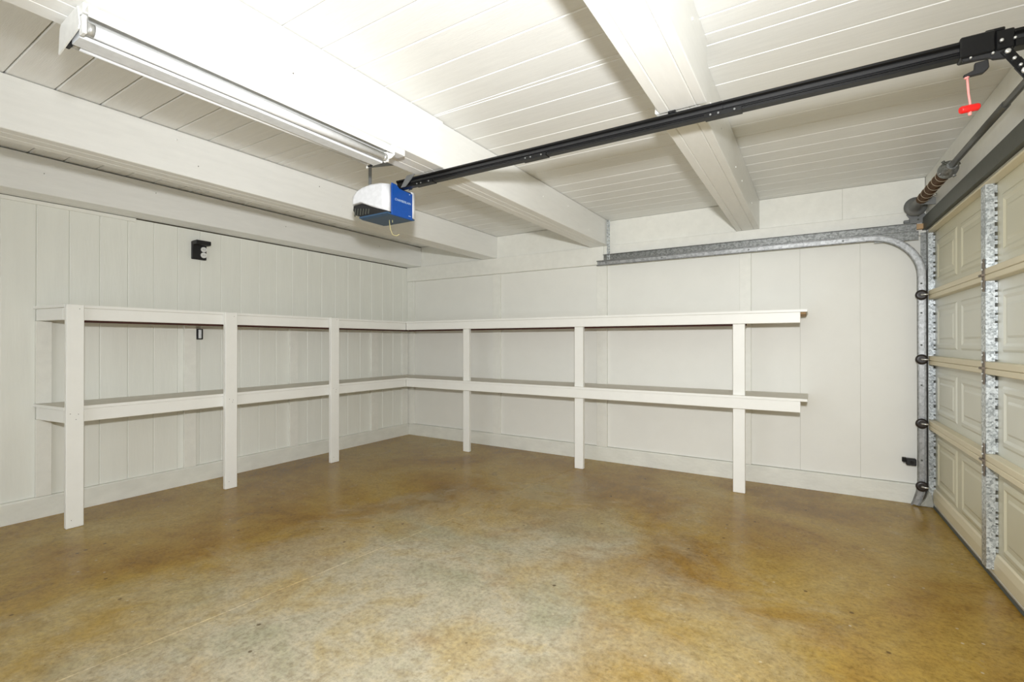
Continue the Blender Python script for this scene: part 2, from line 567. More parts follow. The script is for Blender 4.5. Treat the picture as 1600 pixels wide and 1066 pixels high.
beam([WX + 0.001, 0.075, 0.140, 0.200], None, 'half hidden white beam lying tight against the plank wall', zf=ZB + 0.002, gap=0.009,
     nails=[(-3.65, 2.36, 1, True), (-3.0, 2.40, 1, True), (-1.9, 2.36, 1, True), (-0.7, 2.37, 1, True)])
beam([1.200, 1.262, 1.335, 1.400], None, 'white ceiling beam nearest the plank wall, left of the tube light',
     nails=[(-3.37, 2.42, 1, False), (-3.25, 2.30, 1, True), (-2.2, 2.31, 1, False), (-2.4, 2.41, 1, True), (-1.7, 2.42, 1, False), (-0.8, 2.30, 1, False), (-0.45, 2.41, 1, False)])
beam([2.595, 2.665, 2.735, 2.805], [2.595, 2.668, 2.72, 2.790], 'white ceiling beam carrying the tube light and the opener',
     nails=[(-3.62, 2.42, 1, False), (-3.55, 2.31, 1, True), (-2.82, 2.30, 1, False), (-2.30, 2.34, 1, False), (-1.4, 2.37, 1, False), (-0.95, 2.40, 1, False), (-0.5, 2.29, 1, False)])
beam([4.015, 4.060, 4.168, 4.210], [3.995, 4.040, 4.135, 4.178], 'white ceiling beam crossed by the black rail, nearest the garage door',
     nails=[(-2.9, 2.40, 1, False), (-2.35, 2.33, 1, False), (-2.05, 2.33, 1, False), (-1.5, 2.30, 1, False), (-1.2, 2.30, 1, False), (-0.6, 2.30, 1, False)])

# ------------------------------------------------------------------ garage door
SKIN, FACE = 5.345, 5.295
S0, S1 = -0.092, -5.10
ZJ = [0.035, 0.615, 1.092, 1.575, 2.058]
STILES = [(-0.170, -0.094), (-1.455, -1.385), (-2.635, -2.565), (-3.815, -3.745), (-5.098, -5.022)]
dr = Root('door_1', (SKIN, 0, 0), TH, label='closed beige sectional garage door with galvanized stiles and embossed panels', kind='structure')


def embossed(s_a, s_b, z_a, z_b):
    """pressed rectangle: a raised rim and a flat field, as seen from inside"""
    prof = [(0.0, 0.0), (0.012, 0.007), (0.030, 0.009), (0.045, 0.0022), (0.070, 0.0022), (0.082, 0.008)]
    vs, fs = [], []
    for d, h in prof:
        x = SKIN - 0.0005 - h
        vs += [(x, s_a + d, z_a + d), (x, s_b - d, z_a + d), (x, s_b - d, z_b - d), (x, s_a + d, z_b - d)]
    for i in range(len(prof) - 1):
        for k in range(4):
            j = (k + 1) % 4
            fs.append((4 * i + k, 4 * i + j, 4 * i + 4 + j, 4 * i + 4 + k))
    n = 4 * (len(prof) - 1)
    fs.append((n, n + 1, n + 2, n + 3))
    return MB().faces(vs, fs)


for i in range(4):
    z0, z1 = ZJ[i], ZJ[i + 1]
    dmat = 'doorg' if i in (1, 2) else 'door'  # two middle sections coloured lighter and greyer than the outer two
    sec = dr.part('section', box(SKIN, SKIN + 0.022, S1, S0, z0 + 0.001, z1 - 0.001), dmat)
    # folded rails along the top and bottom edge of the section
    lo = 0.034 if i else 0.058
    hi = 0.030 if i < 3 else 0.012
    if i == 0:
        dr.part('bottom_rail', MB().prism([(SKIN - 0.018, z0 + 0.002), (SKIN - 0.0003, z0 + 0.002), (SKIN - 0.0003, z0 + 0.105),
                                           (SKIN - 0.010, z0 + 0.098), (SKIN - 0.018, z0 + 0.06)], 'y', S1 + 0.002, S0 - 0.002), 'rail', sec)
    else:
        dr.part('rail', box(FACE, SKIN - 0.0003, S1 + 0.002, S0 - 0.03, z0 + 0.0008, z0 + lo, bev=0.003), 'rail', sec)
    dr.part('rail', box(FACE, SKIN - 0.0003, S1 + 0.002, S0 - 0.03, z1 - hi, z1 - 0.0008, bev=0.003), 'rail', sec)
    # stiles
    zs0 = z0 + (lo if i else 0.02)
    for si, (a, b) in enumerate(STILES):
        m = MB()
        xs = FACE + 0.003
        m.box(xs, xs + 0.0025, a, b, zs0 + 0.002, z1 - hi - 0.001)                       # web
        m.box(xs + 0.0026, SKIN - 0.012, a, a + 0.0025, zs0 + 0.002, z1 - hi - 0.001)       # near flange
        m.box(xs + 0.0026, SKIN - 0.001, b - 0.0025, b, zs0 + 0.002, z1 - hi - 0.001)    # far flange
        # punched tabs that meet the skin
        zz = zs0 + 0.012
        rnd = random.Random(i * 10 + si)
        while zz < z1 - hi - 0.03:
            ln = rnd.choice((0.018, 0.03, 0.075, 0.05))
            e = min(zz + ln, z1 - hi - 0.01)
            m.box(SKIN - 0.0119, SKIN - 0.001, a, a + 0.0025, zz, e)
            zz = e + rnd.choice((0.008, 0.012, 0.02))
        dr.part('stile', m, 'galv', sec, label='galvanized stile' if i == 0 and si == 0 else None)
    # embossed rectangles, two to a bay
    for (a, b), (c, d) in zip(STILES, STILES[1:]):
        s_lo, s_hi = d + 0.065, a - 0.075
        mid = (s_lo + s_hi) / 2
        e0, e1 = z0 + (0.125 if i == 0 else 0.085), z1 - 0.085
        dr.part('embossed_panel', embossed(s_lo, mid - 0.045, e0, e1), dmat, sec)
        dr.part('embossed_panel', embossed(mid + 0.045, s_hi, e0, e1), dmat, sec)

# hinges at the inner stiles
for zj in ZJ[1:4]:
    for a, b in STILES[1:4]:
        c = a + 0.016
        m = MB()
        m.prism([(c - 0.012, zj - 0.085), (c + 0.012, zj - 0.085), (c + 0.020, zj - 0.03), (c + 0.020, zj + 0.03), (c + 0.012, zj + 0.085), (c - 0.012, zj + 0.085),
                 (c - 0.020, zj + 0.03), (c - 0.020, zj - 0.03)], 'x', FACE - 0.0035, FACE - 0.0004)
        m.cyl((FACE - 0.010, c - 0.024, zj), (FACE - 0.010, c + 0.024, zj), 0.0065, 10)
        h = dr.part('hinge', m, 'hinge', label='worn brown steel hinge')
        for dz in (-0.068, -0.03, 0.03, 0.068):
            dr.part('bolt', MB().cyl((FACE - 0.0100, c, zj + dz), (FACE - 0.0037, c, zj + dz), 0.0068, 6), 'bolt', h)
# astragal at the floor: aluminium retainer and rubber
dr.part('retainer', box(SKIN - 0.020, SKIN + 0.022, S1, S0, 0.024, 0.036, bev=0.002), 'alu')
dr.part('bottom_seal', MB().prism([(SKIN - 0.022, 0.004), (SKIN - 0.012, 0.0008), (SKIN + 0.012, 0.0008), (SKIN + 0.024, 0.006), (SKIN + 0.022, 0.0235), (SKIN - 0.018, 0.0235)],
                                   'y', S1, S0), 'rubber')
# dark reinforcing angle along the top section
m = MB()
m.box(5.2715, 5.2745, S1, S0 - 0.03, 2.068, 2.160)
m.box(5.2746, 5.2985, S1, S0 - 0.03, 2.068, 2.071)
dr.part('reinforcing_angle', m, 'dark', label='dark steel angle along the door top')
dr.part('weatherstrip', box(5.312, 5.344, S1, S0 - 0.03, 2.0595, 2.0675), 'rail')

# ------------------------------------------------------------------ track: upright, bend, horizontal run
XV0, XV1 = 5.238, 5.292          # upright channel in door coordinates (off)
TS = -0.082                      # lip towards the door
TB = -0.056                      # web near the wall
RAD = 0.315
tr = Root('door_track', (5.265, -0.07, 0), 0, 'galvanized roller track of the garage door, bending from upright to horizontal along the panelled wall', 'track')


def c_section(ctr, nrm, y_web, y_lip, half=0.026, t=0.0022, lip=0.009):
    """C channel open towards -y; ctr, nrm in the xz plane"""
    c, nv = Vector(ctr), Vector(nrm)

    def P(a, y):
        q = c + nv * a
        return (q.x, y, q.z)
    return [P(-half, y_web), P(half, y_web), P(half, y_lip), P(half - lip, y_lip), P(half - lip, y_lip + t), P(half - t, y_lip + t),
            P(half - t, y_web - t), P(-half + t, y_web - t), P(-half + t, y_lip + t), P(-half + lip, y_lip + t), P(-half + lip, y_lip), P(-half, y_lip)]


xv = 5.262
zh = 2.036
stations = [((xv - 0.040, 0.010), (1, 0)), ((xv - 0.026, 0.05), (1, 0)), ((xv - 0.010, 0.11), (1, 0)), ((xv - 0.002, 0.17), (1, 0)), ((xv, 0.22), (1, 0)), ((xv, 0.8), (1, 0)), ((xv, 1.4), (1, 0))]
for k in range(13):
    a = PI / 2 * k / 12
    stations.append(((xv - RAD + RAD * math.cos(a), zh - RAD + RAD * math.sin(a)), (math.cos(a), math.sin(a))))
stations.append(((2.695, zh), (0, 1)))


def strip(prof):
    """sweep a closed (across, y) profile along the track"""
    return MB().sweep(None, [[(c[0] + nv[0] * a, y, c[1] + nv[1] * a) for a, y in prof] for c, nv in stations])


HW = 0.027
trk = tr.part('channel_web', strip([(-0.0150, TB), (0.0150, TB), (0.0150, TB - 0.0022), (-0.0150, TB - 0.0022)]), 'track')
for sg in (-1, 1):
    q = [(0.0152, TB), (0.021, TB - 0.001), (HW, TB - 0.009), (HW, TS + 0.006), (0.0235, TS), (0.017, TS), (0.0165, TS + 0.002), (0.0225, TS + 0.0022),
         (HW - 0.0022, TS + 0.007), (HW - 0.0022, TB - 0.010), (0.020, TB - 0.0032), (0.0152, TB - 0.0022)]
    tr.part('channel_flange', strip([(sg * a, y) for a, y in q]), 'flange')
# slots and bolts in the upright channel
for z in (0.34, 0.62, 0.90, 1.20, 1.44, 1.66):
    tr.part('slot', box(xv - 0.006, xv + 0.006, TB - 0.0034, TB - 0.0023, z, z + 0.012), 'dark', trk)
for x in (2.79, 3.35, 4.1, 4.78):
    tr.part('bolt', MB().cyl((x, TB - 0.0060, zh), (x, TB - 0.0023, zh), 0.008, 8), 'castgrey', trk)
# angle iron above the horizontal run
m = MB()
m.box(2.765, 5.235, TB - 0.004, TB - 0.001, zh + 0.0265, zh + 0.082)
m.box(2.765, 5.235, TB - 0.032, TB - 0.0041, zh + 0.079, zh + 0.082)
tr.part('stiffening_angle', m, 'galvdark')
# short perforated flag bracket in the corner
m = MB()
m.box(4.98, 5.248, TB + 0.0015, TB + 0.004, zh - 0.040, zh + 0.025)
tr.part('flag_bracket', m, 'galvdark')
m = MB()
m.box(5.2945, 5.2975, -0.090, -0.030, 0.13, 2.05)
m.box(5.262, 5.294, -0.0335, -0.0305, 0.13, 2.05)
tr.part('jamb_angle', m, 'galvdark')
# hanging strap of punched angle up to the ceiling
sx = 2.802
m = MB()
zz = zh + 0.022
while zz < ZC - 0.02:
    m.box(sx, sx + 0.006, TB - 0.0085, TB - 0.006, zz, zz + 0.034)
    m.box(sx + 0.018, sx + 0.030, TB - 0.0085, TB - 0.006, zz, zz + 0.034)
    m.box(sx + 0.006, sx + 0.018, TB - 0.0085, TB - 0.006, zz, zz + 0.016)
    zz += 0.034
m.box(sx, sx + 0.0025, TB - 0.0059, TB + 0.02, zh + 0.03, ZC - 0.006)
tr.part('hanging_strap', m, 'galv', label='punched galvanized hanging strap')

# rollers on their stems
for zr in (0.160, 0.625, 1.100, 1.578):
    r = Root('door_roller', (xv, -0.095, zr), 0, label={0.160: 'lowest black door roller, just above the floor', 0.625: 'black door roller at the lowest joint of the garage door',
             1.100: 'black door roller at the middle joint of the garage door', 1.578: 'black door roller at the top joint, under the track bend'}[zr], cat='roller', group='rollers in the door track')
    m = MB()
    xr = xv - 0.004
    m.tube([(xr, -0.0825, zr), (xr, -0.085, zr), (xr, -0.089, zr), (xr, -0.097, zr), (xr, -0.103, zr), (xr, -0.1045, zr)], [0.026, 0.034, 0.0375, 0.0375, 0.032, 0.022], 24)
    r.part('wheel', m, 'roller')
    r.part('stem', MB().tube([(xr, -0.1047, zr), (xr, -0.112, zr), (xr + 0.014, -0.120, zr), (xr + 0.034, -0.122, zr)], [0.009, 0.006, 0.0055, 0.0055], 10), 'bolt')
# cement patch under the foot of the track
m = MB().prism([(5.225, 0.002), (5.335, 0.002), (5.332, 0.03), (5.318, 0.10), (5.305, 0.12), (5.283, 0.05), (5.25, 0.010)], 'y', -0.050, -0.012, bev=0.004)
single('cement_patch', m, 'cement', (5.28, -0.03, 0.002), 0, 'rough grey cement patch at the foot of the door track', 'patch')

# safety sensor at the foot of the track
r = Root('safety_sensor', (5.21, -0.03, 0.32), 0, label='small black safety sensor beside the foot of the door track', cat='sensor')
r.part('body', box(5.172, 5.232, -0.062, -0.018, 0.300, 0.350, bev=0.004), 'blackp')
r.part('bracket', box(5.150, 5.176, -0.040, -0.012, 0.318, 0.352, bev=0.003), 'black')
r.part('eye', MB().tube([(5.205, -0.0622, 0.325), (5.205, -0.068, 0.325)], 0.013, 14), 'black')
r.part('mounting_tab', box(5.160, 5.236, -0.0175, -0.0035, 0.306, 0.336), 'galvdark')

# ------------------------------------------------------------------ torsion spring shaft
XT, ZT = 5.222, 2.240
ts = Root('torsion_spring', (XT, -0.3, ZT), TH, 'rusty torsion spring with cable drum on a grey shaft above the garage door', 'spring')
ts.part('shaft', MB().cyl((XT, -0.165, ZT), (XT, -5.05, ZT), 0.0135, 16), 'shaft')
ts.part('shaft_sleeve', MB().cyl((XT, -1.215, ZT), (XT, -2.02, ZT), 0.0165, 16), 'shaft')
core = MB()
pts, turns = [], 42
sA, sB = -0.43, -1.075
N = turns * 10
for i in range(N + 1):
    a = 2 * PI * turns * i / N
    pts.append((XT + 0.0285 * math.cos(a), sA + (sB - sA) * i / N, ZT + 0.0285 * math.sin(a)))
core.tube(pts, 0.0062, 6)
coil = ts.part('coil', core, 'spring')
for k in range(6):
    s = sA + (sB - sA) * (k + 0.8) / 6.6
    ts.part('chalk_ring', MB().tube([(XT + 0.0352 * math.cos(t), s, ZT + 0.0352 * math.sin(t)) for t in [2.3 + 3.2 * q / 14 for q in range(15)]], 0.0016, 6), 'springmark', coil)
cone = MB()
cone.tube([(XT, -1.060, ZT), (XT, -1.085, ZT), (XT, -1.086, ZT), (XT, -1.110, ZT), (XT, -1.150, ZT), (XT, -1.160, ZT), (XT, -1.205, ZT)],
          [0.028, 0.034, 0.045, 0.047, 0.043, 0.026, 0.024], 20)
for a in range(4):
    t = a * PI / 2 + 0.5
    cone.cyl((XT + 0.03 * math.cos(t), -1.13, ZT + 0.03 * math.sin(t)), (XT + 0.056 * math.cos(t), -1.13, ZT + 0.056 * math.sin(t)), 0.009, 8)
wc = ts.part('winding_cone', cone, 'galvdark')
for t in (0.9, 2.5):
    ts.part('set_screw', MB().cyl((XT + 0.02 * math.cos(t), -1.185, ZT + 0.02 * math.sin(t)), (XT + 0.043 * math.cos(t), -1.185, ZT + 0.043 * math.sin(t)), 0.007, 6), 'dark', wc)
drum = MB()
drum.tube([(XT, -0.182, ZT), (XT, -0.186, ZT), (XT, -0.187, ZT), (XT, -0.190, ZT), (XT, -0.215, ZT), (XT, -0.216, ZT), (XT, -0.228, ZT), (XT, -0.229, ZT), (XT, -0.26, ZT), (XT, -0.40, ZT), (XT, -0.428, ZT)],
          [0.03, 0.04, 0.058, 0.056, 0.056, 0.069, 0.070, 0.050, 0.034, 0.030, 0.030], 28)
ts.part('cable_drum', drum, 'castgrey')
plate = MB()
plate.prism([(5.180, 2.125), (5.297, 2.125), (5.297, 2.175), (5.275, 2.205), (5.285, 2.235), (5.270, 2.262), (5.178, 2.245), (5.176, 2.19), (5.192, 2.165)], 'y', -0.180, -0.176)
plate.box(5.158, 5.195, -0.190, -0.170, 2.128, 2.152, bev=0.004)
ts.part('bearing_plate', plate, 'castgrey')
plate = MB().prism([(5.215, 2.205), (5.297, 2.196), (5.298, 2.245), (5.262, 2.268), (5.215, 2.275)], 'y', -0.436, -0.432)
ts.part('bearing_plate', plate, 'castgrey')
ts.part('bolt', MB().cyl((5.288, -0.445, 2.262), (5.2985, -0.445, 2.262), 0.010, 8), 'bolt')
for z in (2.150, 2.178):
    ts.part('bolt', MB().cyl((5.245, -0.186, z), (5.245, -0.1802, z), 0.007, 8), 'dark')
r = single('wood_block', MB().box(5.205, 5.285, -0.052, 0.000, 2.075, 2.115, bev=0.002), 'wood', (5.24, -0.03, 2.075), 0,
           'bare pine block wedged above the door track in the corner', 'block')

# ------------------------------------------------------------------ garage door opener with rail
YO = -2.61
XF, ZO = 2.470, 1.985
op = Root('garage_door_opener', (XF - 0.15, YO, ZO), 0, 'blue and white garage door opener with a long black rail and a red release handle', 'door opener')


def side(dx0=0.0, sc=1.0):
    pr = [(0.0, 0.012), (0.0, 0.172), (-0.05, 0.184), (-0.13, 0.190), (-0.21, 0.183), (-0.265, 0.165), (-0.298, 0.135), (-0.305, 0.105), (-0.300, 0.084), (-0.22, 0.088), (-0.13, 0.052)]
    cx, cz = -0.15, 0.115
    return [(XF - dx0 + (cx + (x - cx) * sc), ZO + (cz + (z - cz) * sc)) for x, z in pr]


# motor housing between the lenses
op.part('housing', MB().prism([(XF - 0.002, ZO + 0.012), (XF - 0.002, ZO + 0.168), (XF - 0.05, ZO + 0.180), (XF - 0.21, ZO + 0.178), (XF - 0.285, ZO + 0.14), (XF - 0.292, ZO + 0.07), (XF - 0.25, ZO + 0.012)],
                              'y', YO - 0.0865, YO + 0.0865, bev=0.004), 'blackp')
for sg in (-1, 1):
    m = MB()
    rings = []
    for off, sc in ((0.0868, 1.0), (0.104, 0.995), (0.120, 0.965), (0.129, 0.90), (0.133, 0.80)):
        rings.append([(x, YO + sg * off, z) for x, z in side(0.0, sc)])
    m.sweep(None, rings)
    for f in m.bm.faces:
        f.smooth = len(f.verts) == 4
    op.part('light_lens', m, 'lens')
    # dark louvred side under the lens
    v = MB().prism([(XF - 0.012, ZO + 0.008), (XF - 0.012, ZO + 0.014), (XF - 0.13, ZO + 0.050), (XF - 0.22, ZO + 0.086), (XF - 0.298, ZO + 0.082), (XF - 0.300, ZO + 0.055), (XF - 0.275, ZO + 0.022), (XF - 0.235, ZO + 0.008)],
                   'y', YO + sg * 0.0868, YO + sg * 0.112)
    vent = op.part('vent_side', v, 'blackp')
    for k in range(6):
        x = XF - 0.285 + k * 0.024
        h = 0.048 - k * 0.004
        op.part('louvre', MB().prism([(x, ZO + 0.016), (x + 0.006, ZO + 0.016), (x + 0.012, ZO + 0.016 + h), (x + 0.006, ZO + 0.016 + h)], 'y', YO + sg * 0.1122, YO + sg * 0.118), 'dark', vent)
# bottom cover, a shallow curved tray
op.part('bottom_cover', MB().prism([(-0.086, 0.0), (0.086, 0.0), (0.112, 0.004), (0.118, 0.0115), (-0.118, 0.0115), (-0.112, 0.004)][0:6] and
                                   [(YO + a, ZO + b - 0.006) for a, b in [(-0.086, 0.0), (0.086, 0.0), (0.112, 0.006), (0.114, 0.0135), (-0.114, 0.0135), (-0.112, 0.006)]], 'x', XF - 0.245, XF - 0.002), 'bluedk')
fp = op.part('front_panel', MB().prism([(YO - 0.0862, ZO - 0.004), (YO + 0.0862, ZO - 0.004), (YO + 0.0862, ZO + 0.158), (YO + 0.03, ZO + 0.160), (YO - 0.025, ZO + 0.164), (YO - 0.05, ZO + 0.182), (YO - 0.0862, ZO + 0.184)],
                                       'x', XF - 0.0015, XF + 0.006, bev=0.0015), 'blue', label='bright blue front panel')


def lettering(txt, size, center, parent, root, mat, shear=0.18, name='lettering'):
    cu = bpy.data.curves.new('tmp_text', 'FONT')
    cu.body = txt
    cu.size = size
    cu.align_x = 'CENTER'
    cu.align_y = 'CENTER'
    cu.extrude = 0.0004
    cu.shear = shear
    ob = bpy.data.objects.new('tmp_text', cu)
    COL.objects.link(ob)
    bpy.context.view_layer.update()
    me = bpy.data.meshes.new_from_object(ob.evaluated_get(bpy.context.evaluated_depsgraph_get()))
    bpy.data.objects.remove(ob)
    bpy.data.curves.remove(cu)
    R = Matrix(((0, 0, 1, 0), (1, 0, 0, 0), (0, 1, 0, 0), (0, 0, 0, 1)))
    me.transform(Matrix.Translation(Vector(center) - root.org) @ R)
    me.materials.clear()
    me.materials.append(M[mat])
    me.name = name
    o2 = bpy.data.objects.new(name, me)
    COL.objects.link(o2)
    o2.parent = parent
    return o2


lettering('CHAMBERLAIN', 0.0200, (XF + 0.0066, YO + 0.004, ZO + 0.092), fp, op, 'letters')
op.part('indicator', box(XF + 0.0062, XF + 0.0070, YO + 0.056, YO + 0.064, ZO + 0.146, ZO + 0.151), 'letters', fp)
op.part('indicator', box(XF + 0.0062, XF + 0.0070, YO + 0.050, YO + 0.070, ZO + 0.014, ZO + 0.017), 'letters', fp)
# hanger straps
op.part('hanger_strap', MB().prism([(XF - 0.185, ZO + 0.175), (XF - 0.160, ZO + 0.175), (XF - 0.160, ZO + 0.30), (XF + 0.14, ZB + 0.03), (XF + 0.14, ZB + 0.055), (XF - 0.178, ZO + 0.33), (XF - 0.185, ZO + 0.30)],
                                   'y', YO - 0.095, YO - 0.091), 'castgrey')
op.part('hanger_strap', MB().prism([(XF + 0.012, ZO + 0.17), (XF + 0.036, ZO + 0.17), (XF + 0.060, ZO + 0.20), (XF + 0.128, ZO + 0.2335), (XF + 0.092, ZO + 0.2335), (XF + 0.040, ZO + 0.215)],
                                   'y', YO + 0.045, YO + 0.049), 'castgrey')
op.part('hanger_strap', MB().prism([(XF + 0.012, ZO + 0.17), (XF + 0.050, ZO + 0.17), (XF + 0.128, ZO + 0.2335), (XF + 0.060, ZO + 0.2335)],
                                   'y', YO - 0.02, YO - 0.016), 'castgrey')
# antenna wire
op.part('antenna_wire', MB().tube([(XF - 0.10, YO - 0.004, ZO - 0.006), (XF - 0.10, YO - 0.004, ZO - 0.020), (XF - 0.098, YO + 0.002, ZO - 0.060), (XF - 0.085, YO + 0.008, ZO - 0.096), (XF - 0.062, YO + 0.018, ZO - 0.104), (XF - 0.045, YO + 0.026, ZO - 0.094)], 0.0016, 6), 'wire')
op.part('antenna_wire', MB().tube([(XF - 0.085, YO + 0.006, ZO - 0.006), (XF - 0.084, YO + 0.007, ZO - 0.022)], 0.0014, 6), 'wire')

# the rail: an inverted T/C section in joined lengths
ZR0, ZR1 = 2.150, 2.203


def rail_piece(x0, x1):
    m = MB()
    yy = YO
    m.prism([(yy - 0.017, ZR0), (yy + 0.017, ZR0), (yy + 0.017, ZR0 + 0.010), (yy + 0.009, ZR0 + 0.016), (yy + 0.009, ZR1 - 0.014), (yy + 0.017, ZR1 - 0.008), (yy + 0.017, ZR1),
             (yy - 0.017, ZR1), (yy - 0.017, ZR1 - 0.008), (yy - 0.009, ZR1 - 0.014), (yy - 0.009, ZR0 + 0.016), (yy - 0.017, ZR0 + 0.010)], 'x', x0, x1)
    return m


pieces = [(2.44, 3.395), (3.396, 4.270), (4.271, 5.262)]
for a, b in pieces:
    rp = op.part('rail', rail_piece(a, b), 'black')
    op.part('drive_belt', box(max(a, 2.56), b, YO - 0.0145, YO - 0.0092, ZR0 + 0.022, ZR0 + 0.032), 'blackp', rp)
for xj in (3.395, 4.270, 2.66):
    sl = MB().prism([(YO - 0.0205, ZR0 - 0.003), (YO + 0.0205, ZR0 - 0.003), (YO + 0.0205, ZR0 + 0.012), (YO - 0.0205, ZR0 + 0.012)], 'x', xj - 0.07, xj + 0.07)
    so = op.part('rail_splice', sl, 'black')
    for dx in (-0.045, -0.015, 0.045):
        op.part('screw', MB().cyl((xj + dx, YO - 0.0250, ZR0 + 0.005), (xj + dx, YO - 0.0207, ZR0 + 0.005), 0.004, 8), 'castgrey', so)
# rail strap to the beam
op.part('rail_hanger', box(4.055, 4.085, YO - 0.021, YO + 0.021, ZR1 + 0.0005, 2.2125), 'black')
# header bracket end
op.part('header_bracket', box(5.262, 5.385, YO - 0.022, YO + 0.022, ZR0 + 0.002, ZR1 - 0.002, bev=0.003), 'black')
# trolley on the rail
t = MB()
t.box(4.985, 5.068, YO - 0.026, YO + 0.026, ZR0 - 0.006, ZR1 + 0.010, bev=0.004)
t.box(5.069, 5.112, YO - 0.023, YO + 0.023, ZR0 - 0.004, ZR1 + 0.004, bev=0.003)
t.box(5.113, 5.175, YO - 0.0205, YO + 0.0205, ZR0 - 0.004, ZR0 + 0.020, bev=0.002)
t.box(5.045, 5.092, YO - 0.019, YO + 0.019, ZR1 + 0.0042, ZR1 + 0.016, bev=0.003)
tro = op.part('trolley', t, 'black')
t = MB()
t.prism([(4.988, ZR0 - 0.0065), (5.108, ZR0 - 0.0065), (5.110, ZR0 - 0.026), (5.092, ZR0 - 0.034), (5.062, ZR0 - 0.030), (5.058, ZR0 - 0.024), (4.992, ZR0 - 0.018)], 'y', YO - 0.024, YO - 0.012, bev=0.002)
t.prism([(5.020, ZR0 - 0.028), (5.052, ZR0 - 0.026), (5.054, ZR0 - 0.052), (5.040, ZR0 - 0.066), (4.998, ZR0 - 0.067), (4.992, ZR0 - 0.060), (5.018, ZR0 - 0.050)], 'y', YO - 0.0235, YO - 0.009, bev=0.002)
op.part('release_lever', t, 'blackp', tro)
for x, z, rr in ((5.008, ZR0 - 0.013, 0.0035), (5.060, ZR0 - 0.014, 0.004), (5.094, ZR0 - 0.018, 0.0075), (5.080, ZR0 + 0.020, 0.005), (5.110, ZR0 + 0.018, 0.004), (5.150, ZR0 + 0.022, 0.004)):
    op.part('bolt', MB().tube([(x, YO - 0.0285, z), (x, YO - 0.0345, z), (x, YO - 0.0365, z)], [rr, rr, rr * 0.5], 10), 'bolt', tro)
# release cord and handle
op.part('release_cord', MB().tube([(5.003, YO - 0.016, ZR0 - 0.064), (5.004, YO - 0.017, ZR0 - 0.090), (5.006, YO - 0.016, ZR0 - 0.120), (5.010, YO - 0.014, ZR0 - 0.150), (5.011, YO - 0.014, ZR0 - 0.190)], 0.0033, 8), 'cord')
op.part('cord_knot', MB().tube([(5.009, YO - 0.014, ZR0 - 0.179), (5.009, YO - 0.014, ZR0 - 0.185), (5.009, YO - 0.014, ZR0 - 0.191)], [0.003, 0.0055, 0.003], 8), 'cord')
op.part('cord_knot', MB().tube([(4.996, YO - 0.018, ZR0 - 0.071), (5.003, YO - 0.018, ZR0 - 0.066), (5.009, YO - 0.018, ZR0 - 0.063)], [0.003, 0.0048, 0.003], 8), 'cord')
h = MB()
h.tube([(4.985, YO - 0.022, ZR0 - 0.172), (4.988, YO - 0.021, ZR0 - 0.1715), (5.009, YO - 0.014, ZR0 - 0.168), (5.029, YO - 0.009, ZR0 - 0.166), (5.032, YO - 0.008, ZR0 - 0.166)], [0.0095, 0.0115, 0.0118, 0.0118, 0.010], 14)
op.part('release_handle', h, 'red', label='red release handle')
# arm from trolley to door
a0, a1 = Vector((5.094, YO - 0.020, ZR0 - 0.018)), Vector((5.315, YO - 0.020, 1.735))
d = (a1 - a0).normalized()
up = Vector((0, 1, 0)).cross(d)


def bar(p, q, wdt, y0, y1):
    p, q = Vector(p), Vector(q)
    dd = (q - p).normalized()
    uu = Vector((0, 1, 0)).cross(dd)
    return [(v.x, v.z) for v in (p - uu * wdt, q - uu * wdt, q + uu * wdt, p + uu * wdt)]


arm = op.part('door_arm', MB().prism(bar(a0 - d * 0.01, a0 + d * 0.17, 0.013, 0, 0), 'y', YO - 0.0275, YO - 0.0245)
              .prism(bar(a0 + d * 0.055 + up * 0.0, a1, 0.013, 0, 0), 'y', YO - 0.0242, YO - 0.0212)
              .prism([(v.x, v.z) for v in (a0 + d * 0.035 - up * 0.013, a1 - up * 0.013, a1 - up * 0.016, a0 + d * 0.035 - up * 0.016)], 'y', YO - 0.024, YO + 0.002), 'black')
for q, rr in ((0.030, 0.005), (0.058, 0.0045), (0.080, 0.010), (0.125, 0.009)):
    p = a0 + d * q
    op.part('bolt', MB().tube([(p.x, YO - 0.0277, p.z), (p.x, YO - 0.034, p.z), (p.x, YO - 0.0355, p.z)], [rr, rr, rr * 0.5], 10), 'bolt', arm)

# ------------------------------------------------------------------ fluorescent fixture
FX, FY0, FY1 = 2.715, -4.205, -3.015
fx = Root('fluorescent_light', (FX, (FY0 + FY1) / 2, ZB - 0.006), 0, 'long two tube fluorescent light, switched off, mounted under a ceiling beam', 'light fixture')
ZF = ZB - 0.0065
fx.part('backplate', box(FX - 0.075, FX + 0.075, FY0, FY1, ZF - 0.030, ZF, bev=0.002), 'enamel')
fx.part('reflector', MB().prism([(FX - 0.104, ZF - 0.046), (FX - 0.103, ZF - 0.043), (FX - 0.03, ZF - 0.0335), (FX + 0.03, ZF - 0.0335), (FX + 0.103, ZF - 0.018), (FX + 0.105, ZF - 0.052), (FX + 0.102, ZF - 0.052), (FX + 0.100, ZF - 0.022),
                                 (FX + 0.03, ZF - 0.0365), (FX - 0.03, ZF - 0.0365)], 'y', FY0 + 0.004, FY1 - 0.004), 'enamel')
fx.part('ballast_cover', MB().prism([(FX - 0.036, ZF - 0.037), (FX + 0.036, ZF - 0.037), (FX + 0.031, ZF - 0.087), (FX - 0.031, ZF - 0.087)], 'y', FY0 + 0.006, FY1 - 0.006), 'enamelgrey')
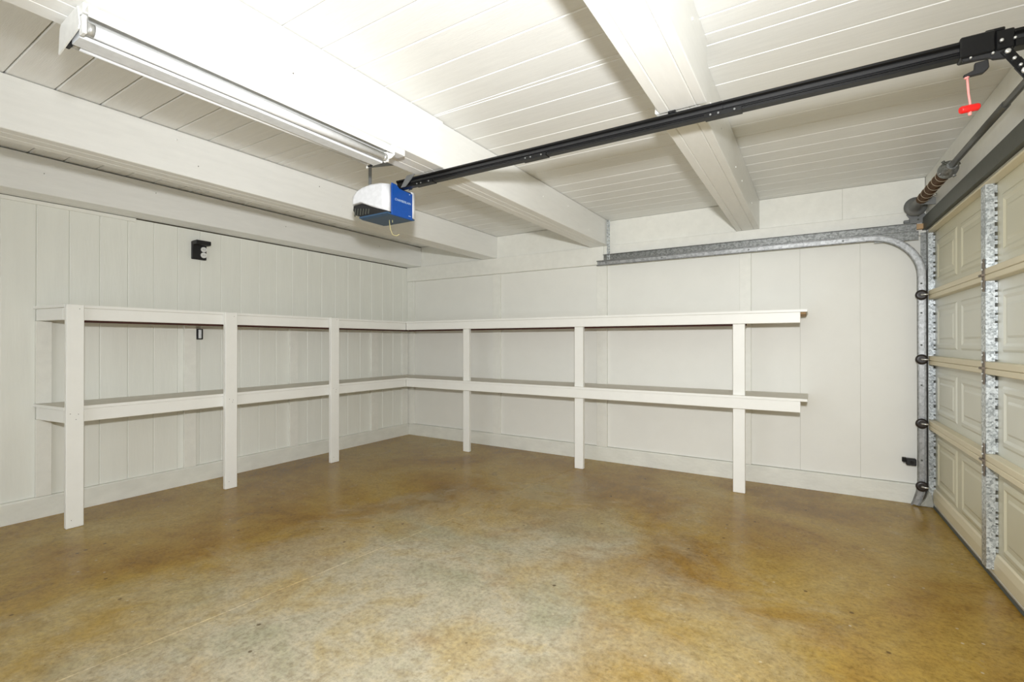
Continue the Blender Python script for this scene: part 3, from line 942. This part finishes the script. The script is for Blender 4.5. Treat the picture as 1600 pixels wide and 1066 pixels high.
for sg in (-1, 1):
    x = FX + sg * 0.058
    z = ZF - 0.066
    tb = fx.part('tube', MB().cyl((x, FY0 + 0.030, z), (x, FY1 - 0.030, z), 0.0185, 20), 'tube')
    for a, b in ((FY0 + 0.012, FY0 + 0.0298), (FY1 - 0.0298, FY1 - 0.012)):
        fx.part('tube_cap', MB().cyl((x, a, z), (x, b, z), 0.0187, 20), 'alu', tb)
    for a, b in ((FY0 + 0.0005, FY0 + 0.0115), (FY1 - 0.0115, FY1 - 0.0005)):
        fx.part('lamp_holder', box(x - 0.014, x + 0.014, a, b, z - 0.022, ZF - 0.034, bev=0.002), 'blackp' if sg < 0 else 'whitep')
for a, b in ((FY0 - 0.004, FY0 - 0.0003), (FY1 + 0.0003, FY1 + 0.004)):
    fx.part('end_plate', MB().prism([(FX - 0.112, ZF - 0.098), (FX + 0.050, ZF - 0.072), (FX + 0.060, ZF - 0.060), (FX + 0.045, ZF - 0.004), (FX - 0.09, ZF - 0.012), (FX - 0.100, ZF - 0.022)]
                                    if a < -4 else [(FX - 0.095, ZF - 0.088), (FX + 0.085, ZF - 0.070), (FX + 0.108, ZF - 0.058), (FX + 0.108, ZF - 0.010), (FX - 0.05, ZF - 0.03), (FX - 0.09, ZF - 0.062)], 'y', a, b), 'enamel')
fx.part('wiring_box', box(FX + 0.035, FX + 0.088, FY1 + 0.0042, FY1 + 0.095, ZF - 0.032, ZF - 0.0005, bev=0.002), 'whitep')

# ------------------------------------------------------------------ shelving along both walls
sh = Root('shelving_unit', (0.2, -0.2, 0), 0, 'white painted L shaped wooden shelving with two shelves built around the corner', 'shelf')
XFc, YFc = 0.392, -0.452           # outer faces of the fascia boards
LV = ((1.376, 1.458, 1.477), (0.690, 0.776, 0.796))
for (zb, zf, zt) in LV:
    # front boards
    sh.part('fascia_board', box(XFc - 0.036, XFc, -3.594, YFc + 0.0005, zb, zf, bev=0.003), 'shelf')
    sh.part('fascia_board', box(XFc - 0.036, 4.495, YFc, YFc + 0.036, zb, zf - 0.0005, bev=0.003) if False else
            box(XFc + 0.0005, 4.495, YFc, YFc + 0.036, zb, zf, bev=0.003), 'shelf')
    sh.part('end_board', MB().prism([(WX + 0.0305, -3.638), (XFc - 0.0365, -3.594), (XFc - 0.0365, -3.560), (WX + 0.0305, -3.604)], 'z', zb, zf, bev=0.003), 'shelf')
    mt = 'shelftop'
    sh.part('shelf_board', MB().prism([(WX + 0.003, -3.646), (XFc + 0.004, -3.598), (XFc + 0.004, WY - 0.006), (WX + 0.003, WY - 0.006)], 'z', zf + 0.0005, zt, bev=0.002), mt)
    sh.part('nosing', MB().prism([(WX + 0.003, -3.648), (XFc + 0.004, -3.600), (XFc + 0.004, -3.5984), (WX + 0.003, -3.6464)], 'z', zf + 0.001, zt + 0.0006), 'shelf')
    sh.part('shelf_board', box(XFc + 0.0045, 4.540, YFc - 0.004, WY - 0.006, zf + 0.0005, zt, bev=0.002), mt)
    # painted nosing along the front edges
    sh.part('nosing', box(XFc + 0.0042, XFc + 0.0062, -3.598, YFc - 0.0045, zf + 0.001, zt + 0.0006), 'shelf')
    sh.part('nosing', box(XFc + 0.0045, 4.540, YFc - 0.0062, YFc - 0.0042, zf + 0.001, zt + 0.0006), 'shelf')
    # wall cleats under the shelves
    mc = 'rawply' if zt > 1 else 'trim'
    if zt > 1:
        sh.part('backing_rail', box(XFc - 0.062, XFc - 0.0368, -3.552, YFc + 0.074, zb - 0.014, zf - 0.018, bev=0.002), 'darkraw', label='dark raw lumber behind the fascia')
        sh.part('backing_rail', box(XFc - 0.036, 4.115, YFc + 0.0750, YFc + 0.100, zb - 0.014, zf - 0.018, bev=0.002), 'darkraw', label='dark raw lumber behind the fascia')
        sh.part('plywood_underside', box(WX + 0.030, XFc - 0.0365, -3.556, WY - 0.030, zf - 0.016, zf, bev=0.001), 'rawply', label='bare brown plywood underside')
        sh.part('plywood_underside', box(XFc - 0.0362, 4.530, YFc + 0.0365, WY - 0.030, zf - 0.016, zf, bev=0.001), 'rawply', label='bare brown plywood underside')
for a, b in ((-3.598, -3.506), (-2.590, -2.492), (-1.555, -1.455)):
    sh.part('post', box(XFc + 0.0065, XFc + 0.0065 + 0.036, a, b, 0.0008, 1.4785, bev=0.003), 'shelf')
for a, b in ((1.232, 1.316), (2.602, 2.692), (4.018, 4.108)):
    p0 = sh.part('post', box(a, b, YFc + 0.0366, YFc + 0.0366 + 0.038, 0.0008, 1.4575, bev=0.003), 'shelf')
# uprights on the plank wall behind the shelves
for a, b in ((-3.640, -3.556), (-2.706, -2.612), (-1.722, -1.628), (-0.640, -0.530), (-0.118, -0.014)):
    for z0, z1 in ((0.147, 0.688), (0.7975, 1.375)):
        sh.part('wall_upright', box(WX + 0.0006, WX + 0.0295, a, b, z0, z1, bev=0.002), 'trim')
# screws in posts
for y in (-3.552, -2.541, -1.505):
    for z, dy in ((1.452, 0.026), (0.752, -0.020), (0.748, 0.018), (0.722, 0.004), (0.06, -0.018)):
        z, dy = z + random.uniform(-0.008, 0.008), dy + random.uniform(-0.006, 0.006)
        sh.part('screw', MB().cyl((XFc + 0.0424, y + dy, z), (XFc + 0.0430, y + dy, z), 0.0026, 6), 'nail')

# ------------------------------------------------------------------ electrical boxes on the plank wall
ob = Root('outlet_box', (WX + 0.02, -2.585, 2.03), 0, 'black weatherproof outlet with open lid on the plank wall above the shelves', 'outlet')
ob.part('back_plate', box(WX + 0.0005, WX + 0.030, -2.645, -2.530, 1.955, 2.112, bev=0.004), 'blackp')
ob.part('lid', box(WX + 0.0305, WX + 0.105, -2.648, -2.527, 2.078, 2.114, bev=0.005), 'blackp')
rc = ob.part('receptacle', MB().tube([(WX + 0.0305, -2.558, 2.046), (WX + 0.042, -2.558, 2.046)], 0.0225, 18), 'whitep')
ob.part('receptacle', MB().tube([(WX + 0.0305, -2.558, 1.996), (WX + 0.042, -2.558, 1.996)], 0.0245, 18), 'whitep')
for z in (2.046, 1.996):
    ob.part('slot', box(WX + 0.0421, WX + 0.0425, -2.566, -2.564, z - 0.006, z + 0.006), 'blackp', rc)
    ob.part('slot', box(WX + 0.0421, WX + 0.0425, -2.552, -2.550, z - 0.006, z + 0.006), 'blackp', rc)
ob = Root('switch_box', (WX + 0.02, -2.585, 1.30), 0, 'small black switch box tucked under the top shelf', 'switch')
ob.part('case', box(WX + 0.0005, WX + 0.040, -2.609, -2.562, 1.252, 1.345, bev=0.004), 'blackp')
ob.part('face', box(WX + 0.0405, WX + 0.046, -2.602, -2.578, 1.262, 1.338, bev=0.002), 'enamelgrey')
